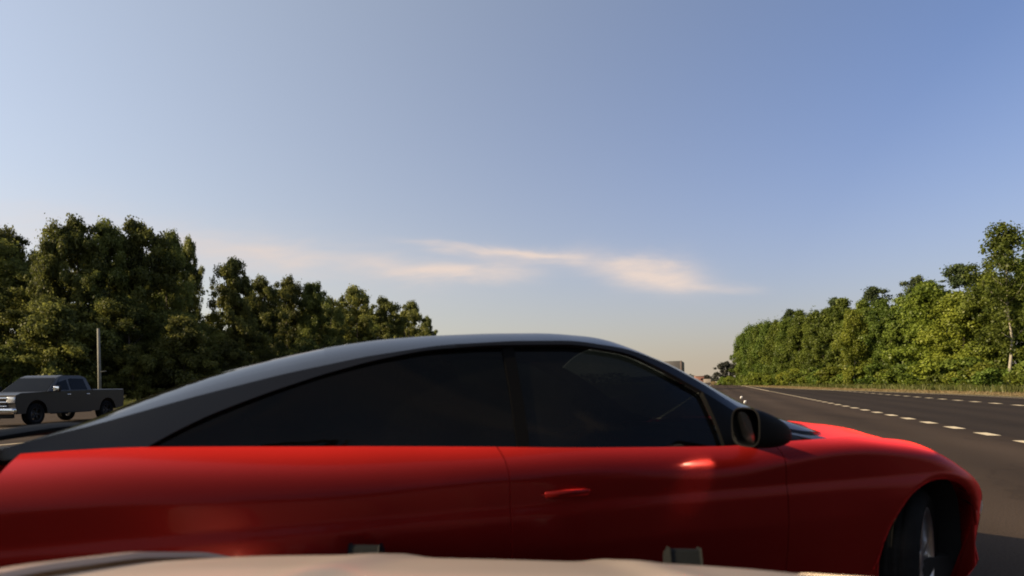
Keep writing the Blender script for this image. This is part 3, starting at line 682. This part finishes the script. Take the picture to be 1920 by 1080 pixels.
# greenhouse
def wb(s): return plan(s) + interp(ROLLT, s) + .016
def side_rows(s):
    zb = interp(BELT, s) - .002; zr = interp(ZR, s); wr = interp(WR, s); w0 = wb(s)
    def pt(z):
        v = 0 if zr - zb < 1e-3 else max(0, min(1, (z - zb) / (zr - zb))); return (s, w0 + (wr - w0) * (v ** 1.25), z)
    return zb, zr, pt
def top_pt(s, q):
    zr, zc, wr = interp(ZR, s), interp(ZC, s), interp(WR, s); w = wr + (WID - 2 * wr) * q; e = abs(2 * q - 1)
    p_ = 2.4; return (s, w, zr + (zc - zr) * (1 - e ** p_))
def ss_range(a, b, st=.04): n = max(2, int(round((b - a) / st))); return [a + (b - a) * i / n for i in range(n + 1)]
for far in (False, True):
    fx = mir if far else (lambda p: p)
    SS = ss_range(-3.80, -.56)
    up, lowr = [], []
    for s in SS:
        zb, zr, pt = side_rows(s); dl = interp(DLO, s) if -3.36 < s < -.66 else zb
        dl = max(zb, min(dl, zr - .012)); up.append([fx(pt(dl + (zr - dl) * k / 5)) for k in range(6)])
        lowr.append((s, zb, dl, pt))
    cut = min(range(len(SS)), key=lambda i: abs(SS[i] + 2.25))
    grid('rear_pillar_panel', up[:cut + 1], ROOF, car, thick=.02, flip=far); grid('roof_rail', up[cut:], RTOP, car, thick=.02, flip=far)
    def win(name, a, b, m=GLASS):
        rows = []
        for s in ss_range(a, b, .03):
            zb, zr, pt = side_rows(s); dl = max(zb + .001, min(interp(DLO, s), zr - .012)); rows.append([tuple(c + (0, .008, 0)[i] for i, c in enumerate(pt(zb + (dl - zb) * k / 8))) for k in range(9)])
        rows = [[fx(p) for p in r] for r in rows]; return grid(name, rows, m, car, flip=far)
    win('rear_side_window', -3.36, -2.0125); win('door_window', -2.0105, -1.12, DGLASS)
    def strip_panel(name, a, b, m, dy_=0):
        rows = []
        for s in ss_range(a, b, .02):
            zb, zr, pt = side_rows(s); dl = max(zb + .001, min(interp(DLO, s), zr - .012)); rows.append([fx(tuple(c + (0, dy_, 0)[i] for i, c in enumerate(pt(zb + (dl - zb) * k / 8)))) for k in range(9)])
        return grid(name, rows, m, car, thick=.02, flip=far)
    strip_panel('centre_pillar', -2.035, -1.985, PGL, .02); strip_panel('mirror_sail', -1.12, -.70, PGL)
    # window seal along the waist line
    sp_ = [fx((s, wb(s) - .004, interp(BELT, s) + .006)) for s in ss_range(-3.3, -.9, .06)]
    tube('waist_seal', sp_, .010, BPL, car, n=6)
def top_part(name, a, b, q0, q1, m, thick=0, st=.04, nq=22):
    rows = [[top_pt(s, q0 + (q1 - q0) * j / nq) for j in range(nq + 1)] for s in ss_range(a, b, st)]
    return grid(name, rows, m, car, thick=thick, flip=True)
top_part('roof', -2.75, -1.27, 0, 1, ROOF)
top_part('rear_window', -3.78, -2.75, .09, .91, RGLASS, 0)
for q0, q1 in ((0, .09), (.91, 1)):
    top_part('rear_pillar', -3.80, -2.75, q0, q1, ROOF, nq=4)
    top_part('windscreen_pillar', -1.27, -.52, q0 if q0 == 0 else .945, .055 if q0 == 0 else 1, BLK, nq=4)
top_part('windscreen', -1.265, -.14, .055, .945, WGLASS, 0)
# inside: floor, seats, wheel so that the glass shows depth
box('cabin_floor', (-1.9, .95, .38), (3.6, 1.6, .05), DARK, car)
box('door_trim', (-2.0, .125, .66), (2.2, .03, .5), DARK, car); box('door_trim', (-2.0, 1.775, .66), (2.2, .03, .5), DARK, car)
box('dashboard', (-.72, .95, .86), (.5, 1.5, .18), DARK, car, bev=.06, seg=4)
for yy_ in (.55, 1.35):
    st = box('front_seat', (-1.85, yy_, .62), (.5, .5, .16), SEAT, car, bev=.05, seg=4)
    bm = bmesh.new(); add_box(bm, (-2.12, yy_, .92), (.13, .48, .6), Matrix.Rotation(-.3, 3, 'Y'), .06, 4); bm_obj('seat_back', bm, SEAT, st)
    bm = bmesh.new(); add_box(bm, (-2.24, yy_, 1.26), (.09, .26, .17), Matrix.Rotation(-.2, 3, 'Y'), .04, 4); bm_obj('head_rest', bm, SEAT, st)
box('rear_bench', (-2.85, .95, .60), (.5, 1.3, .16), SEAT, car, bev=.05, seg=4)
box('rear_bench_back', (-3.14, .95, .88), (.14, 1.3, .5), SEAT, car, rot=Matrix.Rotation(-.35, 3, 'Y'), bev=.05, seg=4)
v, f = [], []
pth = [(-1.15 + .04 * math.sin(a) * 1, 1.35 + .18 * math.cos(a), .93 + .18 * math.sin(a)) for a in [2 * math.pi * k / 24 for k in range(25)]]
tube('steering_wheel', pth, .014, DARK, car)
# underbody and wheel wells
box('underbody', (-1.5, .95, .26), (3.9, 1.5, .12), DARK, car)
for cx_ in (0.0, -3.05):
    for far in (False, True):
        rows = []; wr_, wz_ = (ARCH_R, ARCH_Z) if cx_ > -1 else (.36, .325)
        for k in range(17):
            a = -.25 + (math.pi + .5) * k / 16; rows.append([(cx_ + ((ARCH_X if cx_ > -1 else wr_) + .004) * math.cos(a), y, wz_ + (wr_ + .004) * math.sin(a)) for y in (plan(cx_ + (wr_ + .004) * math.cos(a)) + .045, .45)])
        if far: rows = [[mir(p) for p in r] for r in rows]
        grid('wheel_well', rows, DARK, car, flip=not far)
        y0 = .42; cap = [(cx_ + ARCH_R * math.cos(2 * math.pi * k / 24), y0, ARCH_Z + ARCH_R * math.sin(2 * math.pi * k / 24)) for k in range(24)]
        if far: cap = [mir(p) for p in cap]
        mesh_obj('inner_well', cap, [tuple(range(24))], DARK, car, smooth=False)
def wheel(name, loc, steer=0.0, far=False, parent=car, rad=.355, wid=.245, rimr=.255, tyre=RUB, rim=RIM):
    e = empty(name, loc, steer + (math.pi if far else 0)); e.parent = parent
    h = wid / 2
    prof = [(rimr, -h + .01), (rimr + .02, -h), (rad - .05, -h - .004), (rad - .018, -h + .014), (rad - .004, -h + .04)] + [q for g in (-.055, -.018, .018, .055) for q in ((rad, g - .007), (rad - .009, g - .005), (rad - .009, g + .005), (rad, g + .007))] + [(rad - .004, h - .04), (rad - .018, h - .014), (rad - .05, h), (rimr, h - .01)]
    t = lathe('tyre', prof, tyre, e, 56)
    gv = []
    lathe('rim', [(rimr + .004, -h + .008), (rimr - .012, -h + .004), (rimr - .02, -h + .03), (rimr - .03, h - .03), (rimr, h - .01)], rim, e, 48)
    bm = bmesh.new()
    for k in range(5):
        for dq in (-.13, .13):
            a = 2 * math.pi * k / 5 + dq; m3 = Matrix.Rotation(-a, 3, 'Y')
            add_box(bm, m3 @ Vector((.145, -h + .045, 0)), (.22, .03, .028), m3, .008)
    add_box(bm, (0, -h + .05, 0), (.13, .05, .13), None, .03, 3)
    bm_obj('spokes', bm, rim, e)
    lathe('brake_disc', [(.02, 0), (.16, 0), (.16, .02), (.02, .02)], mat('disc', (.2, .19, .18), .4, .8), e, 32)
    return e
wheel('wheel', (-.02, .185, .355), steer=R(31)); wheel('wheel', (-3.05, .13, .330), rad=.33); wheel('wheel', (-.02, WID - .185, .355), steer=R(28), far=True); wheel('wheel', (-3.05, WID - .13, .33), far=True, rad=.33)
# handles
for s0, z0 in ((-1.90, .838),):
    for far in (False, True):
        pth = [(s0 - .10, .0, z0), (s0 - .085, -.020, z0), (s0, -.028, z0 + .003), (s0 + .085, -.020, z0), (s0 + .10, .0, z0)]
        if far: pth = [mir(p) for p in pth]
        tube('door_handle', pth, [.008, .011, .012, .011, .008], RED, car, n=10)
        y_ = .004 if not far else WID - .004
        bm = bmesh.new(); add_box(bm, (s0, y_, z0), (.15, .012, .055), None, .005); bm_obj('handle_cup', bm, DARK, car)
# fuel flap (a fine ring groove) on the quarter panel, seen edge-lit
lathe_o = lathe('fuel_flap', [(0, -.0015), (.066, -.0015), (.072, 0), (.074, .006)], RED, car, 32); lathe_o.location = (-3.28, .004, .80)
# side mirrors
def door_mirror(far):
    # bulbous housing: superellipsoid tapered forwards, open towards the rear
    rows = []
    for i in range(13):
        q = i / 12; x = -1.17 + .24 * q
        k = max(0, 1 - q ** 1.7) ** .6; 
        cz = 1.065 - .045 * q; hz, hy = (.069 * k + .004), (.074 * k + .004); cy = -.112 + .03 * q
        rows.append([(x, cy + hy * (abs(math.cos(a)) ** .6) * (1 if math.cos(a) > 0 else -1), cz + hz * (abs(math.sin(a)) ** .6) * (1 if math.sin(a) > 0 else -1)) for a in [2 * math.pi * j / 28 for j in range(29)]])
    if far: rows = [[mir(p) for p in r] for r in rows]
    h = grid('door_mirror', rows, BLK, car, thick=.006, flip=not far)
    # mirror glass, angled inwards and slightly down
    nrm_ = Vector((-1.551, .545, -.40)).normalized(); up_ = Vector((0, 0, 1)); rt = up_.cross(nrm_).normalized(); up_ = nrm_.cross(rt)
    c = Vector((-1.172, -.116, 1.065)); vs, fs = [c + nrm_ * .0], []
    for ring in (.25, .5, .75, 1.0):
        for k in range(28):
            a = 2 * math.pi * k / 28; ex = (abs(math.cos(a)) ** .7) * (1 if math.cos(a) > 0 else -1); ez = (abs(math.sin(a)) ** .7) * (1 if math.sin(a) > 0 else -1)
            vs.append(c + rt * ex * .070 * ring + up_ * ez * .062 * ring - nrm_ * .0016 * ring * ring)
    for k in range(28): fs.append((0, 1 + k, 1 + (k + 1) % 28))
    for r_ in range(3):
        for k in range(28): fs.append((1 + r_ * 28 + k, 1 + (r_ + 1) * 28 + k, 1 + (r_ + 1) * 28 + (k + 1) % 28, 1 + r_ * 28 + (k + 1) % 28))
    vs = [tuple(p) for p in vs]
    if far: vs = [mir(p) for p in vs]
    mesh_obj('mirror_glass', vs, fs, MIR, h, flip=far)
    pth = [(-1.02, -.05, 1.02), (-1.0, 0.03, 1.0), (-.98, .11, .985)]
    rr = [.032, .034, .04]
    if far: pth = [mir(p) for p in pth]
    tube('mirror_arm', pth, rr, BLK, h, n=10)
door_mirror(False); door_mirror(True)

# ------------------------------------------------------------------ the car carrying the camera: its front end only
ego = empty('pale_car_front', (-.06, 0, -.013)); ego.rotation_euler = (0, R(2.4), 0)
tag(ego, 'pale beige bonnet and black push bumper of the car carrying the camera', 'car')
HP = smoothtab([(.35, 1.03), (.7, .998), (1.0, .955), (1.25, .905), (1.5, .835), (1.65, .775), (1.76, .70), (1.82, .62)], 2, .02)
def hood_z(x, y):
    ax = abs(x); z = interp(HP, y)
    z -= .026 * (ax / .75) ** 2.2 + .045 * max(0, ax - .5) ** 1.5
    z += .008 * math.exp(-((ax - (.20 + .12 * (1.8 - y))) / .045) ** 2) + .0
    z += .006 / (1 + math.exp(-(ax - (.22 + .12 * (1.8 - y))) / .02))
    return z
rows = []
for i in range(46):
    y = .35 + 1.44 * i / 45; hw = .74 - .05 * max(0, (y - 1.0) / .8) ** 2 - .18 * max(0, (y - 1.55) / .25) ** 3
    rows.append([(hw * (2 * j / 60 - 1), y, hood_z(hw * (2 * j / 60 - 1), y)) for j in range(61)])
grid('bonnet', rows, HOOD, ego, thick=.012)
for sg in (-1, 1):
    rows = []
    for i in range(40):
        y = .35 + 1.40 * i / 39; hw = .748 - .05 * max(0, (y - 1.0) / .8) ** 2 - .18 * max(0, (y - 1.55) / .25) ** 3; row = []; out = .93 - .22 * max(0, (y - 1.2) / .6) ** 2
        for j in range(15):
            q = j / 14; a = q * math.pi / 2; x = hw + (out - hw) * math.sin(a); z = hood_z(hw, y) + .010 - .42 * (1 - math.cos(a)) ** 1.3 - .0; row.append((sg * x, y, z))
        rows.append(row)
    grid('front_wing', rows, HOOD, ego, thick=.012, flip=sg > 0 and False)
    bm = bmesh.new(); add_box(bm, (sg * .62, 1.68, .66), (.26, .16, .13), Matrix.Rotation(sg * -.45, 3, 'Z'), .04, 4); bm_obj('headlight', bm, LAMP_C, ego)
box('front_bumper', (0, 1.70, .42), (1.60, .24, .32), HOOD, ego, bev=.08, seg=5)
box('grille', (0, 1.79, .63), (.86, .06, .12), BPL, ego, bev=.015)
PBM = mat('push_bumper_black', (.006, .007, .007), .7, spec=.12)
pb = empty('push_bumper', (0, 0, .012)); pb.parent = ego; pb.rotation_euler = (0, R(-.8), 0)
for sx_ in (-.425, .565):
    rows = []
    # upright plate, curved back at the top, with a rubber face
    prof = [(1.84, .28), (1.93, .30), (1.97, .40), (1.975, .60), (1.96, .70), (1.93, .742), (1.89, .748), (1.87, .70), (1.875, .42), (1.84, .36)]
    v = [(sx_ + dx, a, b) for dx in (-.048, .048) for a, b in prof]; n = len(prof)
    f = [tuple(range(n)), tuple(range(2 * n - 1, n - 1, -1))] + [(k, (k + 1) % n, n + (k + 1) % n, n + k) for k in range(n)]
    o = mesh_obj('upright', v, f, PBM, pb, smooth=False); bvm = o.modifiers.new('b', 'BEVEL'); bvm.width = .006; bvm.segments = 2
    box('rubber_pad', (sx_, 1.99, .52), (.085, .03, .40), PBM, pb, bev=.01)
for z_ in (.40, .58): tube('cross_bar', [(-.40, 1.92, z_), (.54, 1.92, z_)], .022, BPL, pb, n=12)

# ------------------------------------------------------------------ pickup truck on the opposite road
TRK = mat('truck_paint', (.007, .006, .006), .42, .1, .25, .1)
pk = empty('pickup_truck', gp(30, 801)); hd = Vector((-.03, -1, 0)).normalized(); pk.rotation_euler = (0, 0, math.atan2(hd.y, hd.x))
# local: x forward, y left of the truck (away... the visible flank is +y), origin at the front visible corner -> shift body
tag(pk, 'dark crew-cab pickup with chrome grille bars on the opposite road at the left edge', 'pickup truck')
TW = 2.0
def tprism(name, prof, y0, y1, m, bev=.03, parent=pk, tuck=0.0, ztuck=1.15):
    # extrude a side profile across the truck; vertices above ztuck lean in by tuck
    v = []
    for yy, sg in ((y0, -1), (y1, 1)):
        for a, b in prof: v.append((a, yy - sg * (tuck if b > ztuck else 0), b))
    n = len(prof); f = [tuple(range(n)), tuple(range(2 * n - 1, n - 1, -1))] + [(k, n + k, n + (k + 1) % n, (k + 1) % n) for k in range(n)]
    bm = bmesh.new(); vv = [bm.verts.new(p) for p in v]
    for q in f: bm.faces.new([vv[k] for k in q])
    if bev: bmesh.ops.bevel(bm, geom=list(bm.edges), offset=bev, segments=3, affect='EDGES', clamp_overlap=True)
    return bm_obj(name, bm, m, parent)
def archpts(c, r, z0, a0=180, a1=0, n=9): return [(c + r * math.cos(R(a0 + (a1 - a0) * k / n)), z0 + r * math.sin(R(a0 + (a1 - a0) * k / n))) for k in range(n + 1)]
DRIM = mat('shaded_alloy', (.02, .02, .02), .5, .6)  # rim colour darkened to paint the shade low on the truck
Y0, Y1 = -2.0, 0.0     # the near flank is at y = 0 (left side of the truck), far flank at -2
tprism('lower_body', [(-5.75, .55)] + archpts(-4.72, .50, .46) + [(-4.2, .42), (-1.42, .42)] + archpts(-.95, .50, .46)[1:] + [(-.08, .45), (0, .75), (-.02, 1.13), (-.25, 1.20), (-1.55, 1.25), (-3.9, 1.27), (-3.92, 1.28), (-5.78, 1.28)], Y0, Y1, TRK, .025)
tprism('cab', [(-1.5, 1.2), (-2.25, 1.80), (-2.55, 1.88), (-3.4, 1.89), (-3.75, 1.80), (-3.9, 1.2)], Y0 + .04, Y1 - .04, TRK, .03, tuck=.20, ztuck=1.5)
# glass
def quad(name, pts, m, parent=pk): return mesh_obj(name, pts, [tuple(range(len(pts)))], m, parent, smooth=False)
ca = lambda t, y, out=.012: (-1.5 - .75 * t - .0 + out * .5, y, 1.2 + .60 * t + out)
quad('windscreen', [ca(.08, Y0 + .13), ca(.08, Y1 - .13), ca(.93, Y1 - .28), ca(.93, Y0 + .28)], GLASS)
def flank(x, z, side=1):
    t = max(0, min(1, (z - 1.2) / .6)); y = .04 + .20 * t - .010; return (x, (Y1 - y) if side > 0 else (Y0 + y), z)
for sd_ in (1, -1):
    quad('front_side_window', [flank(-1.78, 1.30, sd_), flank(-2.62, 1.30, sd_), flank(-2.62, 1.75, sd_), flank(-2.30, 1.75, sd_)], GLASS)
    quad('rear_side_window', [flank(-2.72, 1.30, sd_), flank(-3.62, 1.30, sd_), flank(-3.55, 1.75, sd_), flank(-2.72, 1.75, sd_)], GLASS)
    y_ = Y1 + .16 if sd_ > 0 else Y0 - .16
    hm = box('door_mirror', (-1.72, y_, 1.34), (.10, .24, .22), BPL, pk, bev=.03); box('mirror_cap', (-1.665, y_, 1.34), (.03, .20, .18), CHR, hm, bev=.01)
    yb = Y1 + .012 if sd_ > 0 else Y0 - .012
    for xh in (-2.50, -3.55): box('door_handle', (xh, yb, 1.12), (.18, .03, .035), CHR, pk, bev=.01)
    box('side_step', (-2.65, yb - .02 * sd_, .42), (2.1, .10, .05), BPL, pk, bev=.015)
    box('bed_rail', (-4.85, (Y1 - .06) if sd_ > 0 else (Y0 + .06), 1.295), (1.80, .10, .035), CHR if False else mat('rail_highlight', (.30, .30, .29), .45, .3), pk, bev=.01)  # pale colour paints the light caught along the bed's top edge
for z_, h_ in ((1.02, .075), (.88, .055), (.74, .04)): box('grille_bar', (.015, -1.0, z_), (.05, 1.42, h_), CHR, pk, bev=.012)
box('grille', (-.01, -1.0, .88), (.05, 1.40, .40), BPL, pk, bev=.02)
for y_ in (-.17, -1.83): box('headlight', (-.03, y_, .96), (.12, .30, .22), LAMP_C, pk, bev=.03)
box('front_bumper', (.04, -1.0, .56), (.20, 2.02, .22), CHR, pk, bev=.06, seg=4)
box('air_dam', (-.02, -1.0, .38), (.12, 1.8, .14), BPL, pk, bev=.03)
for (x_, y_) in ((-.95, -.16), (-4.72, -.16)): wheel('wheel', (x_, y_, .41), far=True, parent=pk, rad=.41, wid=.27, rimr=.26, rim=DRIM)
for (x_, y_) in ((-.95, -1.84), (-4.72, -1.84)): wheel('wheel', (x_, y_, .41), far=False, parent=pk, rad=.41, wid=.27, rimr=.26, rim=DRIM)

# ------------------------------------------------------------------ pale pole at the wood's edge
POLE = mat('weathered_pole', (.17, .165, .13), .8, noise=(4, .3), bump=(30, .4))
pb_ = at(187, 44); hp = top_h(616, 183, 44)
pl = empty('pole', pb_); tag(pl, 'thin pale wooden pole standing behind the pickup bed', 'pole')
tube('shaft', [(0, 0, -.1), (-.01, 0, hp * .5), (-.03, 0, hp)], [.12, .105, .085], POLE, pl, n=12)
tube('rung', [(0, -.02, 2.6), (.5, -.02, 2.62)], .03, POLE, pl, n=8)
# ------------------------------------------------------------------ box lorry ahead
LOR = mat('lorry_box', (.045, .052, .046), .6, 0, .2, .2, noise=(2, .25)); 
lp = at(1262, 88); lo_ = empty('box_lorry', lp, -PHI); tag(lo_, 'dark grey-green box lorry far ahead, just above the red car windscreen', 'lorry')
tz = top_h(677, 1262, 88)
box('cargo_box', (0, 3.6, (tz + 1.15) / 2), (2.5, 7.2, tz - 1.15), LOR, lo_, bev=.08)
box('rear_door_frame', (0, -.04, (tz + 1.15) / 2), (2.45, .08, tz - 1.25), mat('lorry_frame', (.06, .055, .05), .5), lo_, bev=.02)
box('corner_post', (1.15, -.09, (tz + 1.2) / 2), (.26, .10, tz - 1.15), mat('lorry_post', (.08, .06, .05), .5), lo_, bev=.02)
box('chassis', (0, 3.6, .95), (1.0, 8, .25), BPL, lo_); box('cab', (0, 8.6, 1.7), (2.3, 1.9, 2.1), LOR, lo_, bev=.15)
box('rear_bumper', (0, -.05, .62), (2.2, .12, .12), BPL, lo_)
for x_ in (-1.0, 1.0):
    box('tail_light', (x_, -.09, .95), (.22, .06, .12), LAMP_R, lo_)
    for y_ in (1.6, 8.2): wheel('wheel', (x_, y_, .5), steer=math.pi / 2 if x_ > 0 else -math.pi / 2, parent=lo_, rad=.5, wid=.3, rimr=.28)
# ------------------------------------------------------------------ far brick building, far white car
bb = at(1311, 470); b_ = empty('brick_building', bb, -PHI * .5); tag(b_, 'small reddish brick building far away at the end of the road', 'building')
BRK = mat('brick_wall', (.20, .09, .065), .9, noise=(1.5, .2))
box('wall', (0, 0, 2.4), (6.2, 8, 4.9), BRK, b_, bev=.02); box('roof', (0, 0, 5.05), (6.8, 8.6, .5), mat('roof_felt', (.25, .20, .17), .8), b_, bev=.1)
box('door', (-1.5, -4.03, 1.1), (1.1, .08, 2.2), BPL, b_); box('window', (1.4, -4.03, 2.6), (1.5, .08, 1.2), GLASS, b_)
bb = at(1326, 440); b2 = empty('low_shed', bb, -PHI); tag(b2, 'low grey shed right of the far brick building', 'building')
box('wall', (0, 0, 1.4), (5, 5, 2.9), mat('shed_wall', (.22, .19, .16), .8, noise=(2, .2)), b2, bev=.02); box('roof', (0, 0, 3.0), (5.6, 5.6, .3), BPL, b2, bev=.05)
wc = empty('white_car', at(1346, 255), -PHI); tag(wc, 'tiny white car far down the road below the knobbed grey tree', 'car')
WHT = mat('white_paint', (.75, .73, .68), .35, 0, 1)
bm = bmesh.new(); add_box(bm, (0, 0, .62), (1.8, 4.4, .62), None, .15, 3); bm_obj('body', bm, WHT, wc)
bm = bmesh.new(); add_box(bm, (0, .2, 1.15), (1.5, 2.3, .5), None, .2, 3); bm_obj('cabin', bm, BLK, wc)
for x_ in (-.8, .8):
    for y_ in (-1.4, 1.4): wheel('wheel', (x_, y_, .33), steer=math.pi / 2, parent=wc, rad=.33, wid=.2, rimr=.2)
# ------------------------------------------------------------------ scraps on the road beyond the mirror
SCR = mat('white_scrap', (.8, .78, .74), .3)
for (px, py, s_, lb) in ((1390, 748, .16, 'small white scrap on the asphalt, the one farther from the black mirror'), (1397, 757, .15, 'small white scrap on the asphalt just above the black mirror')):
    p = gp(px, py); bm = bmesh.new(); add_box(bm, (0, 0, s_ * .5), (s_ * .8, s_ * .5, s_), Matrix.Rotation(.5, 3, 'X'), .02); o = bm_obj('road_scrap', bm, SCR); o.location = p; o.location.z = .02
    tag(o, lb, 'debris')
